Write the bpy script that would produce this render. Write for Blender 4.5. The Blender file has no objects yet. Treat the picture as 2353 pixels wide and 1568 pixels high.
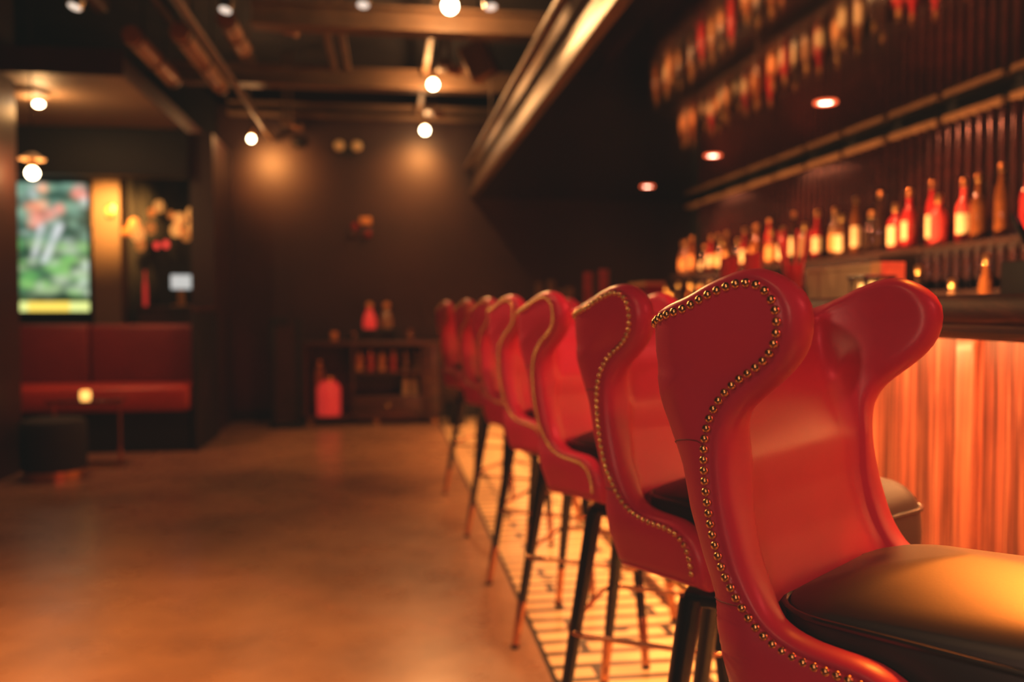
import bpy, bmesh, math, random
from math import sin, cos, pi, radians, sqrt
from mathutils import Vector, Matrix
random.seed(7)
SC = bpy.context.scene
COL = SC.collection

# ------------------------------------------------------------------ materials
def mat(name, color, rough=.5, metal=0., var=.15, scale=8., bump=0., bscale=60., coat=0., emit=None, estr=0., spec=.5, ior=None, stretch=None):
    m = bpy.data.materials.new(name); m.use_nodes = True
    nt = m.node_tree; N = nt.nodes; L = nt.links
    b = N['Principled BSDF']
    tc = N.new('ShaderNodeTexCoord')
    src = tc.outputs['Object']
    if stretch:
        mp = N.new('ShaderNodeMapping'); mp.inputs['Scale'].default_value = stretch
        L.new(src, mp.inputs['Vector']); src = mp.outputs['Vector']
    nz = N.new('ShaderNodeTexNoise'); nz.inputs['Scale'].default_value = scale; nz.inputs['Detail'].default_value = 4
    L.new(src, nz.inputs['Vector'])
    cr = N.new('ShaderNodeValToRGB')
    c0 = [max(0, c*(1-var)) for c in color]; c1 = [min(1, c*(1+var)) for c in color]
    cr.color_ramp.elements[0].position = .3; cr.color_ramp.elements[1].position = .7
    cr.color_ramp.elements[0].color = (*c0, 1); cr.color_ramp.elements[1].color = (*c1, 1)
    L.new(nz.outputs['Fac'], cr.inputs['Fac']); L.new(cr.outputs['Color'], b.inputs['Base Color'])
    b.inputs['Roughness'].default_value = rough; b.inputs['Metallic'].default_value = metal
    b.inputs['Specular IOR Level'].default_value = spec
    if ior: b.inputs['IOR'].default_value = ior
    if coat:
        b.inputs['Coat Weight'].default_value = coat; b.inputs['Coat Roughness'].default_value = .08
    if bump:
        n2 = N.new('ShaderNodeTexNoise'); n2.inputs['Scale'].default_value = bscale; n2.inputs['Detail'].default_value = 3
        L.new(src, n2.inputs['Vector'])
        bp = N.new('ShaderNodeBump'); bp.inputs['Strength'].default_value = bump; bp.inputs['Distance'].default_value = .002
        L.new(n2.outputs['Fac'], bp.inputs['Height']); L.new(bp.outputs['Normal'], b.inputs['Normal'])
    if emit:
        b.inputs['Emission Color'].default_value = (*emit, 1); b.inputs['Emission Strength'].default_value = estr
    m['pb'] = 1
    return m

def ramp(N, stops, mode='LINEAR'):
    r = N.new('ShaderNodeValToRGB'); r.color_ramp.interpolation = mode
    e = r.color_ramp.elements
    while len(e) > 1: e.remove(e[0])
    e[0].position, e[0].color = stops[0][0], (*stops[0][1], 1)
    for p, c in stops[1:]:
        x = e.new(p); x.color = (*c, 1)
    return r

def concrete_mat():
    m = bpy.data.materials.new('polished_concrete'); m.use_nodes = True
    nt = m.node_tree; N = nt.nodes; L = nt.links; b = N['Principled BSDF']
    tc = N.new('ShaderNodeTexCoord')
    a = N.new('ShaderNodeTexNoise'); a.inputs['Scale'].default_value = 1.6; a.inputs['Detail'].default_value = 7; a.inputs['Roughness'].default_value = .62
    L.new(tc.outputs['Object'], a.inputs['Vector'])
    r = ramp(N, [(.28, (.20, .115, .07)), (.5, (.31, .18, .105)), (.72, (.40, .24, .14))])
    L.new(a.outputs['Fac'], r.inputs['Fac']); L.new(r.outputs['Color'], b.inputs['Base Color'])
    a2 = N.new('ShaderNodeTexNoise'); a2.inputs['Scale'].default_value = 5.; a2.inputs['Detail'].default_value = 5
    L.new(tc.outputs['Object'], a2.inputs['Vector'])
    mr = N.new('ShaderNodeMapRange'); mr.inputs['To Min'].default_value = .19; mr.inputs['To Max'].default_value = .40
    L.new(a2.outputs['Fac'], mr.inputs['Value']); L.new(mr.outputs['Result'], b.inputs['Roughness'])
    bp = N.new('ShaderNodeBump'); bp.inputs['Strength'].default_value = .12; bp.inputs['Distance'].default_value = .01
    L.new(a2.outputs['Fac'], bp.inputs['Height']); L.new(bp.outputs['Normal'], b.inputs['Normal'])
    return m

def tile_mat():
    m = bpy.data.materials.new('striped_tile'); m.use_nodes = True
    nt = m.node_tree; N = nt.nodes; L = nt.links; b = N['Principled BSDF']
    tc = N.new('ShaderNodeTexCoord')
    nz = N.new('ShaderNodeTexNoise'); nz.inputs['Scale'].default_value = 3.; nz.inputs['Detail'].default_value = 3
    L.new(tc.outputs['Object'], nz.inputs['Vector'])
    mx = N.new('ShaderNodeVectorMath'); mx.operation = 'SCALE'; mx.inputs['Scale'].default_value = .02
    L.new(nz.outputs['Color'], mx.inputs[0])
    ad = N.new('ShaderNodeVectorMath'); ad.operation = 'ADD'
    L.new(tc.outputs['Object'], ad.inputs[0]); L.new(mx.outputs['Vector'], ad.inputs[1])
    br = N.new('ShaderNodeTexBrick'); br.offset = .5; br.offset_frequency = 2
    br.inputs['Scale'].default_value = 1.; br.inputs['Brick Width'].default_value = .62; br.inputs['Row Height'].default_value = .098
    br.inputs['Mortar Size'].default_value = .016; br.inputs['Mortar Smooth'].default_value = .15
    br.inputs['Color1'].default_value = (.80, .62, .36, 1); br.inputs['Color2'].default_value = (.66, .47, .26, 1); br.inputs['Mortar'].default_value = (.012, .010, .009, 1)
    L.new(ad.outputs['Vector'], br.inputs['Vector'])
    # dark almond shaped patches, scattered
    vo = N.new('ShaderNodeTexVoronoi'); vo.feature = 'F1'; vo.inputs['Scale'].default_value = 3.4
    mp = N.new('ShaderNodeMapping'); mp.inputs['Scale'].default_value = (1., 1.7, 1.)
    L.new(tc.outputs['Object'], mp.inputs['Vector']); L.new(mp.outputs['Vector'], vo.inputs['Vector'])
    lt = N.new('ShaderNodeMath'); lt.operation = 'LESS_THAN'; lt.inputs[1].default_value = .11
    L.new(vo.outputs['Distance'], lt.inputs[0])
    mixc = N.new('ShaderNodeMix'); mixc.data_type = 'RGBA'
    L.new(lt.outputs['Value'], mixc.inputs['Factor']); L.new(br.outputs['Color'], mixc.inputs[6]); mixc.inputs[7].default_value = (.03, .024, .02, 1)
    L.new(mixc.outputs[2], b.inputs['Base Color'])
    b.inputs['Roughness'].default_value = .32
    return m

def wood_mat(name, dark, mid, light, axis_scale, rough=.35, coat=.3, scale=1., planks=None, bump=.25):
    m = bpy.data.materials.new(name); m.use_nodes = True
    nt = m.node_tree; N = nt.nodes; L = nt.links; b = N['Principled BSDF']
    tc = N.new('ShaderNodeTexCoord')
    mp = N.new('ShaderNodeMapping'); mp.inputs['Scale'].default_value = axis_scale
    L.new(tc.outputs['Object'], mp.inputs['Vector'])
    n1 = N.new('ShaderNodeTexNoise'); n1.inputs['Scale'].default_value = scale; n1.inputs['Detail'].default_value = 8; n1.inputs['Roughness'].default_value = .65; n1.inputs['Distortion'].default_value = .6
    L.new(mp.outputs['Vector'], n1.inputs['Vector'])
    r = ramp(N, [(.30, dark), (.5, mid), (.66, light)])
    L.new(n1.outputs['Fac'], r.inputs['Fac'])
    out = r.outputs['Color']
    if planks:
        ax, pitch = planks
        sp = N.new('ShaderNodeSeparateXYZ'); L.new(tc.outputs['Object'], sp.inputs['Vector'])
        d = N.new('ShaderNodeMath'); d.operation = 'DIVIDE'; d.inputs[1].default_value = pitch
        L.new(sp.outputs[ax], d.inputs[0])
        fl = N.new('ShaderNodeMath'); fl.operation = 'FLOOR'; L.new(d.outputs[0], fl.inputs[0])
        wn = N.new('ShaderNodeTexWhiteNoise'); wn.noise_dimensions = '1D'; L.new(fl.outputs[0], wn.inputs['W'])
        mr = N.new('ShaderNodeMapRange'); mr.inputs['To Min'].default_value = .40; mr.inputs['To Max'].default_value = 1.3
        L.new(wn.outputs['Value'], mr.inputs['Value'])
        fr = N.new('ShaderNodeMath'); fr.operation = 'FRACT'; L.new(d.outputs[0], fr.inputs[0])
        gp = N.new('ShaderNodeMath'); gp.operation = 'GREATER_THAN'; gp.inputs[1].default_value = .10; L.new(fr.outputs[0], gp.inputs[0])
        mu = N.new('ShaderNodeMath'); mu.operation = 'MULTIPLY'; L.new(mr.outputs['Result'], mu.inputs[0])
        mg = N.new('ShaderNodeMapRange'); mg.inputs['To Min'].default_value = .3; mg.inputs['To Max'].default_value = 1.
        L.new(gp.outputs[0], mg.inputs['Value']); L.new(mg.outputs['Result'], mu.inputs[1])
        vm = N.new('ShaderNodeVectorMath'); vm.operation = 'SCALE'
        L.new(out, vm.inputs[0]); L.new(mu.outputs[0], vm.inputs['Scale']); out = vm.outputs['Vector']
    L.new(out, b.inputs['Base Color'])
    b.inputs['Roughness'].default_value = rough
    b.inputs['Coat Weight'].default_value = coat; b.inputs['Coat Roughness'].default_value = .15
    bp = N.new('ShaderNodeBump'); bp.inputs['Strength'].default_value = bump; bp.inputs['Distance'].default_value = .003
    L.new(n1.outputs['Fac'], bp.inputs['Height']); L.new(bp.outputs['Normal'], b.inputs['Normal'])
    return m

M = {}
M['red'] = mat('red_leather', (.60, .035, .092), .36, var=.05, scale=6, bump=.05, bscale=420, spec=.42)
M['black_leather'] = mat('black_leather', (.009, .007, .005), .42, var=.2, scale=10, bump=.06, bscale=350, spec=.6, ior=1.65)
M['piping'] = mat('black_piping', (.02, .016, .012), .22, var=.1, spec=.8)
M['brass'] = mat('antique_brass', (.80, .50, .20), .27, 1., var=.18, scale=30)
M['copper'] = mat('copper_tube', (.72, .34, .18), .22, 1., var=.12, scale=20)
M['legblack'] = mat('black_lacquered_leg', (.010, .009, .009), .22, var=.1, spec=.6)
M['rubber'] = mat('dark_rubber', (.012, .011, .010), .7, var=.2)
M['concrete'] = concrete_mat()
M['tile'] = tile_mat()
M['wall'] = mat('dark_wall_paint', (.043, .018, .0145), .45, var=.12, scale=3, bump=.1, bscale=40)
M['wallblack'] = mat('black_wall_paint', (.020, .016, .014), .6, var=.15, scale=3)
M['ceil'] = mat('dark_ceiling', (.030, .022, .016), .7, var=.3, scale=4)
M['beam'] = mat('painted_steel_beam', (.16, .10, .06), .55, var=.25, scale=5)
M['pipe'] = mat('painted_pipe', (.17, .10, .055), .5, var=.25, scale=8)
M['soffit'] = mat('soffit_paint', (.15, .085, .045), .5, var=.25, scale=4)
M['duct'] = mat('lit_duct_paint', (.50, .27, .13), .4, .3, var=.2, scale=6)  # raised albedo puts the bulb light into the duct paint
M['mirror_black'] = mat('gloss_black_ceiling', (.006, .005, .005), .07, var=.2, scale=2, spec=1., ior=3.2)
M['fascia'] = mat('fascia_paint', (.055, .020, .016), .5, var=.15)
M['nookceil'] = mat('nook_ceiling_paint', (.26, .17, .11), .6, var=.1, scale=3)
M['barwood'] = wood_mat('bar_panel_wood', (.07, .018, .011), (.30, .085, .045), (.60, .22, .12), (2., 26., 1.1), .42, .15, 1.6, planks=('Y', .036))
M['railwood'] = wood_mat('bar_rail_wood', (.018, .006, .004), (.055, .016, .009), (.13, .04, .02), (10., 1.1, 10.), .62, .0, 2.2)
M['railwood'].node_tree.nodes['Principled BSDF'].inputs['Specular IOR Level'].default_value = .12
M['barpost'] = wood_mat('bar_post_wood', (.14, .038, .021), (.34, .105, .055), (.52, .19, .10), (8., 14., .8), .4, .2, 1.4)
M['cabwood'] = wood_mat('cabinet_wood', (.03, .010, .007), (.07, .022, .014), (.11, .035, .02), (1., 4., 8.), .4, .3, 2.)
M['black'] = mat('matte_black', (.006, .0055, .0055), .6, var=.2)
M['blackgloss'] = mat('gloss_black', (.008, .007, .007), .18, var=.2)
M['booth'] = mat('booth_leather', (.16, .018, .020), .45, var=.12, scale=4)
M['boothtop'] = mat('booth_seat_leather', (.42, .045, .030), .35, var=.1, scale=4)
M['velvet'] = mat('black_velvet', (.012, .012, .011), .8, var=.2)
M['slat'] = mat('mahogany_slat', (.036, .008, .006), .2, var=.3, scale=12, coat=.4)
M['shelf'] = mat('dark_shelf', (.03, .014, .010), .25, var=.2)
M['gold'] = mat('gold_metal', (.75, .45, .16), .28, 1., var=.1)
M['paper'] = mat('beige_card', (.50, .33, .17), .7, var=.12, scale=3)
M['cream'] = mat('cream_label', (.80, .62, .34), .55, var=.1, scale=30)
M['orange_label'] = mat('orange_label', (.75, .33, .10), .5, var=.15, scale=30)
M['gl_amber'] = mat('amber_glass', (.17, .055, .014), .06, var=.25, scale=14, coat=.6)
M['gl_red'] = mat('red_glass', (.34, .022, .022), .06, var=.25, scale=14, coat=.6)
M['gl_dark'] = mat('dark_glass', (.03, .014, .008), .08, var=.25, scale=14, coat=.8)
M['gl_clear'] = mat('pale_glass', (.26, .14, .07), .06, var=.2, scale=14, coat=.8)
M['gl_pink'] = mat('pink_liquor', (.62, .07, .06), .08, var=.2, scale=14, coat=.6)
M['steel'] = mat('steel', (.6, .5, .4), .2, 1., var=.1)
def glow(name, col, s): return mat(name, col, .4, emit=col, estr=s, var=.02)
M['bulb'] = glow('bulb_glow', (1., .80, .52), 26.)
M['downlight'] = glow('downlight_glow', (1., .66, .48), 16.)
M['strip'] = glow('led_strip_glow', (1., .42, .10), 5.)
M['candle'] = glow('candle_glow', (1., .50, .12), 2.2)
M['amber_glow'] = glow('amber_lamp_glow', (1., .40, .09), .85)
M['amber_dim'] = glow('amber_lamp_dim', (.8, .26, .05), .5)
M['red_glow'] = glow('red_lamp_glow', (1., .07, .05), 1.)
M['jar_painted_glow'] = mat('red_glass_painted_glow', (.5, .03, .03), .2, emit=(1., .05, .035), estr=.40)  # emission stands in for lamp light shining through the glass
M['halo_glow'] = glow('downlight_halo_glow', (1., .13, .04), 2.2)
M['screen'] = glow('till_screen_glow', (.72, .78, .80), .75)
M['spot_glow'] = glow('spot_lens_glow', (.8, .72, .62), 1.2)

# ------------------------------------------------------------------ mesh builder
class MB:
    def __init__(s): s.v = []; s.f = []; s.mi = []; s.m = 0
    def add(s, vs, fs):
        o = len(s.v); s.v += [tuple(v) for v in vs]
        for f in fs: s.f.append([i+o for i in f]); s.mi.append(s.m)
        return s
    def box(s, x0, x1, y0, y1, z0, z1, bev=0.):
        b = min(bev, .45*min(x1-x0, y1-y0, z1-z0))
        if b <= 0:
            return s.add([(x0,y0,z0),(x1,y0,z0),(x1,y1,z0),(x0,y1,z0),(x0,y0,z1),(x1,y0,z1),(x1,y1,z1),(x0,y1,z1)],
                  [(0,3,2,1),(4,5,6,7),(0,1,5,4),(1,2,6,5),(2,3,7,6),(3,0,4,7)])
        bm = bmesh.new(); bmesh.ops.create_cube(bm, size=1.)
        for v in bm.verts: v.co = Vector(((x0+x1)/2+v.co.x*(x1-x0), (y0+y1)/2+v.co.y*(y1-y0), (z0+z1)/2+v.co.z*(z1-z0)))
        bmesh.ops.bevel(bm, geom=list(bm.edges), offset=b, segments=3, profile=.5, affect='EDGES')
        bm.verts.index_update()
        s.add([v.co for v in bm.verts], [[v.index for v in f.verts] for f in bm.faces]); bm.free(); return s
    def rings(s, rings, closed=True, cap0=True, cap1=True):
        n = len(rings[0]); o = len(s.v)
        for r in rings: s.v += [tuple(p) for p in r]
        for i in range(len(rings)-1):
            for j in range(n if closed else n-1):
                k = (j+1) % n
                s.f.append([o+i*n+j, o+i*n+k, o+(i+1)*n+k, o+(i+1)*n+j]); s.mi.append(s.m)
        if cap0: s.f.append([o+j for j in range(n)][::-1]); s.mi.append(s.m)
        if cap1: s.f.append([o+(len(rings)-1)*n+j for j in range(n)]); s.mi.append(s.m)
        return s
    def tube(s, pts, r, n=10, closed=False, cap=True):
        P = [Vector(p) for p in pts]; m = len(P)
        R = r if isinstance(r, (list, tuple)) else [r]*m
        rings = []; prev = None
        for i, p in enumerate(P):
            a = P[(i-1) % m] if (closed or i > 0) else p; b = P[(i+1) % m] if (closed or i < m-1) else p
            t = (b-a).normalized()
            if prev is None:
                u = t.orthogonal().normalized()
            else:
                u = (prev - t*prev.dot(t)).normalized()
            prev = u; w = t.cross(u)
            rings.append([p + (u*cos(2*pi*k/n)+w*sin(2*pi*k/n))*R[i] for k in range(n)])
        if closed:
            o = len(s.v)
            for rr in rings: s.v += [tuple(q) for q in rr]
            # match last to first
            best = min(range(n), key=lambda sh: (rings[-1][sh]-rings[0][0]).length)
            for i in range(m):
                j = (i+1) % m
                for k in range(n):
                    if j: q = [o+i*n+k, o+i*n+(k+1) % n, o+j*n+(k+1) % n, o+j*n+k]
                    else: q = [o+i*n+(k+best) % n, o+i*n+(k+1+best) % n, o+(k+1) % n, o+k]
                    s.f.append(q); s.mi.append(s.m)
            return s
        return s.rings(rings, True, cap, cap)
    def lathe(s, prof, c=(0,0,0), n=20):
        rings = [[(c[0]+r*cos(2*pi*k/n), c[1]+r*sin(2*pi*k/n), c[2]+z) for k in range(n)] for r, z in prof]
        return s.rings(rings)
    def sphere(s, c, r, n=16, sq=(1,1,1)):
        pr = [(max(1e-4, sin(pi*i/(n//2))), -cos(pi*i/(n//2))) for i in range(n//2+1)]
        return s.rings([[(c[0]+r*sq[0]*a*cos(2*pi*k/n), c[1]+r*sq[1]*a*sin(2*pi*k/n), c[2]+r*sq[2]*z) for k in range(n)] for a, z in pr])
    def extrude_y(s, prof, y0, y1):   # closed profile of (x,z)
        return s.rings([[(x, y0, z) for x, z in prof], [(x, y1, z) for x, z in prof]])
    def extrude_x(s, prof, x0, x1):   # closed profile of (y,z)
        return s.rings([[(x0, y, z) for y, z in prof], [(x1, y, z) for y, z in prof]])
    def mesh(s, name, mats, smooth=True, angle=40):
        me = bpy.data.meshes.new(name); me.from_pydata(s.v, [], s.f); me.update()
        bm = bmesh.new(); bm.from_mesh(me); bmesh.ops.recalc_face_normals(bm, faces=bm.faces)
        if smooth:
            for f in bm.faces: f.smooth = True
            lim = radians(angle)
            for e in bm.edges:
                if len(e.link_faces) == 2 and e.calc_face_angle(0) > lim: e.smooth = False
        bm.to_mesh(me); bm.free()
        for i, p in enumerate(me.polygons): p.material_index = s.mi[i] if i < len(s.mi) else 0
        for x in (mats if isinstance(mats, (list, tuple)) else [mats]): me.materials.append(x)
        return me
    def build(s, name, mats, parent=None, smooth=True, angle=40):
        return link(name, s.mesh(name, mats, smooth, angle), parent)

def link(name, data, parent=None):
    o = bpy.data.objects.new(name, data); COL.objects.link(o)
    if parent: o.parent = parent
    return o
def tag(o, label=None, cat=None, group=None, kind=None):
    if label: o['label'] = label
    if cat: o['category'] = cat
    if group: o['group'] = group
    if kind: o['kind'] = kind
    return o
def thing(name, label, cat, loc=(0,0,0), rz=0., group=None):
    o = bpy.data.objects.new(name, None); COL.objects.link(o); o.empty_display_size = .1
    o.location = loc; o.rotation_euler = (0, 0, rz); return tag(o, label, cat, group)
def struct(name, mb, m, label=None, smooth=True):
    o = mb.build(name, m, None, smooth); o['kind'] = 'structure'
    if label: o['label'] = label
    return o
def copy_tree(o, parent=None):
    c = o.copy(); COL.objects.link(c); c.parent = parent
    for ch in list(o.children): copy_tree(ch, c)
    return c
ORD = ['first','second','third','fourth','fifth','sixth','seventh','eighth','ninth','tenth','eleventh','twelfth','thirteenth','fourteenth','fifteenth','sixteenth','seventeenth','eighteenth','nineteenth','twentieth','twenty-first','twenty-second','twenty-third','twenty-fourth','twenty-fifth','twenty-sixth','twenty-seventh','twenty-eighth','twenty-ninth','thirtieth','thirty-first','thirty-second','thirty-third','thirty-fourth','thirty-fifth','thirty-sixth','thirty-seventh','thirty-eighth','thirty-ninth','fortieth']

# ------------------------------------------------------------------ setting
struct('floor', MB().box(-5., .475, -2., 8.9, -.1, 0), M['concrete'])
struct('floor_tiled', MB().box(.475, 3.3, -2., 8.9, -.1, 0), M['tile'])
struct('trim_1', MB().box(.467, .481, -2., 8.6, -.05, .003), M['black'], 'thin dark metal strip between concrete and tile floor')
struct('wall_back', MB().box(-1.6, 3.1, 8.6, 8.8, 0, 3.3), M['wall'])
struct('wall_nook_back', MB().box(-5., -1.6, 8.62, 8.8, 0, 3.3), M['wallblack'])
struct('wall_right', MB().box(3.06, 3.3, -2., 8.6, 0, 3.3), M['wallblack'])
struct('wall_left', MB().box(-2.75, -2.40, -2., 6.12, 0, 3.3), M['wall'])
struct('wall_nook_left', MB().box(-5.1, -4.9, 5.9, 8.8, 0, 3.3), M['wallblack'])
struct('wall_front', MB().box(-5., 3.3, -2.2, -2., 0, 3.3), M['wallblack'])
struct('wall_partition', MB().box(-1.66, -1.47, 7.72, 8.6, 0, 2.56), M['wall'])
struct('ceiling', MB().box(-5., 3.3, -2.2, 8.8, 3.3, 3.4), M['ceil'])
struct('ceiling_nook', MB().box(-5., -1.675, 5.90, 8.6, 2.56, 2.60), M['nookceil'])
nf = MB(); nf.box(-5., -1.66, 5.88, 5.90, 2.555, 2.72); nf.box(-1.675, -1.66, 5.90, 8.6, 2.555, 2.68); nf.box(-5., -1.675, 5.90, 8.6, 2.60, 2.66)
struct('trim_3', nf, M['fascia'], 'dark red-brown fascia round the dropped nook ceiling')
sf = MB(); sf.box(.86, 3.06, -2., 8.6, 2.172, 2.30)
struct('ceiling_bar', sf, M['mirror_black'], 'glossy black dropped ceiling over the bar')
fa = MB()
fa.box(.80, .86, -2., 8.6, 2.165, 2.255, .008); fa.box(.835, .90, -2., 8.6, 2.255, 2.56)
struct('trim_2', fa, M['soffit'], 'painted fascia along the edge of the dropped bar ceiling')
struct('baseboard_back', MB().box(-1.47, 1.2, 8.575, 8.6, 0, .10, .004), M['wallblack'])

# steel beams across the main ceiling
def ibeam(y, x0, x1, z0, z1, label):
    h = MB(); w = .07
    h.box(x0, x1, y-w, y+w, z0, z0+.018); h.box(x0, x1, y-w, y+w, z1-.018, z1); h.box(x0, x1, y-.008, y+.008, z0+.018, z1-.018)
    o = h.build('ceiling_beam', M['beam']); return tag(o, label, 'beam', 'steel beams under the ceiling', 'structure')
for y, x0, z0, z1, lb in ((5.3, -.78, 2.72, 2.86, 'steel ceiling beam with the frontmost pendant bulb'), (7.0, -1.62, 2.80, 2.95, 'steel ceiling beam lit brightly by the middle pendant bulb'),
                      (8.35, -1.45, 2.86, 2.98, 'dim steel ceiling beam close to the back wall'), (3.6, -.78, 2.86, 3.0, 'steel ceiling beam over the foreground floor')):
    ibeam(y, x0, 1.7, z0, z1, lb)
def pipe_y(x, z, y0, y1, r, name, label, cat='pipe', m='pipe', z1=None):
    t = MB(); t.tube([(x, y0, z), (x, (y0+y1)/2, ((z1 or z)+z)/2), (x, y1, z1 or z)], r, 12)
    for k in range(3):
        yy = y0+(y1-y0)*(.2+.3*k); t.tube([(x, yy, z), (x, yy, 3.3)], .006, 6)
    return tag(t.build(name, M[m]), label, cat, 'pipes and conduits under the ceiling')
pipe_y(-1.07, 2.665, 1.5, 8.45, .024, 'ceiling_pipe', 'straight brown pipe running under the ceiling beside the pendant near the partition')
pipe_y(-1.47, 3.05, 1.5, 8.5, .022, 'ceiling_pipe', 'thin brown pipe above the nook edge')
pipe_y(-1.78, 2.98, .8, 5.85, .05, 'ceiling_pipe', 'thick pipe ending at the red fascia of the nook')
pipe_y(.765, 2.44, -1.5, 8.5, .03, 'ceiling_pipe', 'pipe running beside the bar fascia')
for k, x in enumerate((-.40, -.30)):
    t = MB(); t.box(x-.022, x+.022, 5.38, 6.92, 2.90, 2.935, .003); t.box(x-.006, x+.006, 5.9, 5.912, 2.935, 3.3); t.box(x-.006, x+.006, 6.4, 6.412, 2.935, 3.3)
    tag(t.build('ceiling_joist', M['beam']), 'thin steel joist between the two bulb beams, %s' % ('on its nook side', 'on its bar side')[k], 'beam', 'joists between the ceiling beams', 'structure')
# strip slats top-left (grille)
g = thing('ceiling_grille', 'grille of three lit slats high in the corner above the nook', 'grille')
for k in range(3):
    MB().box(-2.22+k*.10, -2.17+k*.10, 2.4, 5.55, 2.985, 3.02, .004).build('slat', M['beam'], g)
for yy in (2.6, 5.0):
    MB().box(-2.26, -1.93, yy, yy+.03, 3.02, 3.3).build('hanger', M['beam'], g)
# lengthwise joist + short ducts with bright bits
def duct(x, y0, y1, z, label):
    t = thing('air_duct', label, 'duct', (x, y0, z), group='short duct pieces under the ceiling')
    L_ = y1-y0
    a = MB(); a.tube([(0, 0, 0), (0, L_*.5, 0), (0, L_, 0)], .055, 16); a.build('tube', M['duct'], t)
    for q in (0.05, .5, .95): MB().tube([(0, L_*q-.015, 0), (0, L_*q+.015, 0)], .063, 16).build('collar', M['beam'], t)
    for q in (.25, .75): MB().tube([(0, L_*q, .05), (0, L_*q, 3.3-z)], .006, 6).build('hanger', M['black'], t)
duct(-1.52, 5.55, 6.6, 2.72, 'short lit duct beside the nook ceiling edge')
duct(-1.22, 5.45, 6.75, 2.72, 'longer lit duct between two ceiling beams')
duct(-.98, 5.6, 6.3, 2.86, 'stubby lit duct above the thin pipe')

# ------------------------------------------------------------------ barstools
# mid rim curve (forward u, half width v, height z) from rear top centre to the front end of the arm
RIM = [(-.258,.00,1.060),(-.258,.05,1.059),(-.258,.10,1.059),(-.255,.15,1.062),(-.246,.19,1.068),(-.228,.208,1.076),(-.204,.210,1.086),(-.185,.210,1.096),(-.165,.209,1.104),(-.146,.208,1.1095),(-.128,.207,1.110),(-.112,.207,1.103),(-.100,.206,1.088),(-.095,.205,1.068),(-.098,.203,1.049),(-.109,.200,1.032),(-.127,.199,1.015),(-.146,.199,.999),(-.163,.199,.983),(-.176,.199,.964),(-.184,.199,.943),(-.187,.198,.916),(-.185,.197,.882),(-.179,.196,.846),(-.169,.196,.812),(-.157,.197,.781),(-.141,.198,.754),(-.121,.199,.732),(-.097,.200,.718),(-.069,.200,.711),(-.042,.199,.7085),(-.019,.198,.707),(-.001,.197,.704),(.015,.196,.697),(.027,.195,.686),(.036,.194,.670),(.042,.194,.652),(.044,.194,.630)]
REAR = [(.60,-.124),(.626,-.131),(.65,-.142),(.70,-.152),(.75,-.165),(.80,-.185),(.85,-.202),(.90,-.212),(.95,-.231),(1.0,-.248),(1.03,-.255),(1.06,-.258),(1.15,-.260)]  # rear mid-line u(z)
RT = .0245   # half thickness = roll radius
def interp(tab, x):
    if x <= tab[0][0]: return tab[0][1]
    for (a, b), (c, d) in zip(tab, tab[1:]):
        if x <= c: return b+(d-b)*(x-a)/(c-a)
    return tab[-1][1]
def sstep(a, b, x):
    t = min(1, max(0, (x-a)/(b-a))); return t*t*(3-2*t)
def halfw(z): return .196 + .010*sstep(1.0, 1.07, z) + .003*sstep(.76, .70, z)
RCT = [(.60,.022),(.90,.022),(1.0,.030),(1.06,.042),(1.2,.045)]
RIT = [(.60,.022),(.80,.024),(.88,.034),(.95,.05),(1.0,.06),(1.07,.085),(1.2,.085)]
def plan_in(a, z, pad):
    """inner padded face: a is distance on the OUTER plan"""
    RC = interp(RCT, z); w = halfw(z); s = w-RC; q = RC*pi/2; ur = interp(REAR, z)
    wi = w-RT; ui = ur+RT+pad; Ri = interp(RIT, z); si = wi-Ri; qi = Ri*pi/2
    if a <= s+q: t = a/(s+q)*(si+.5*qi)
    else:
        u = ur+RC+(a-s-q); u0 = ur+RC; u1 = ui+Ri
        if u < u1: t = si+.5*qi+.5*qi*(u-u0)/(u1-u0)
        else: t = si+qi+(u-u1)
    if t < si: return ui, t
    if t < si+qi:
        f = (t-si)/Ri; return ui+Ri*(1-cos(f)), si+Ri*sin(f)
    return ui+Ri+(t-si-qi), wi
def plan(a, z):
    """point at distance a round the tub from the rear centre, at height z -> (u, v, outward normal in plan)"""
    RC = interp(RCT, z); ur = interp(REAR, z); w = halfw(z); s = w-RC
    if a < s:
        return ur-.004*(1-(a/s)**2), a, (-1., 0.)
    q = RC*pi/2
    if a < s+q:
        t = (a-s)/RC
        return ur+RC*(1-cos(t)), s+RC*sin(t), (-cos(t), sin(t))
    return ur+RC+(a-s-q), w, (0., 1.)
def a_of(u, z):
    RC = interp(RCT, z); ur = interp(REAR, z); w = halfw(z); s = w-RC; q = RC*pi/2
    d = u-ur
    if d >= RC: return s+q+d-RC
    d = max(d, 0)
    return s+RC*math.acos(1-d/RC)
def smooth_rim():
    P = RIM[:]; out = []
    for i in range(len(P)-1):
        p0 = P[max(i-1, 0)]; p1 = P[i]; p2 = P[i+1]; p3 = P[min(i+2, len(P)-1)]
        for k in range(4):
            t = k/4
            out.append(tuple(.5*((2*b)+(c-a)*t+(2*a-5*b+4*c-d)*t*t+(-a+3*b-3*c+d)*t**3) for a, b, c, d in zip(p0, p1, p2, p3)))
    out.append(P[-1]); return out
RS = smooth_rim()
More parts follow.
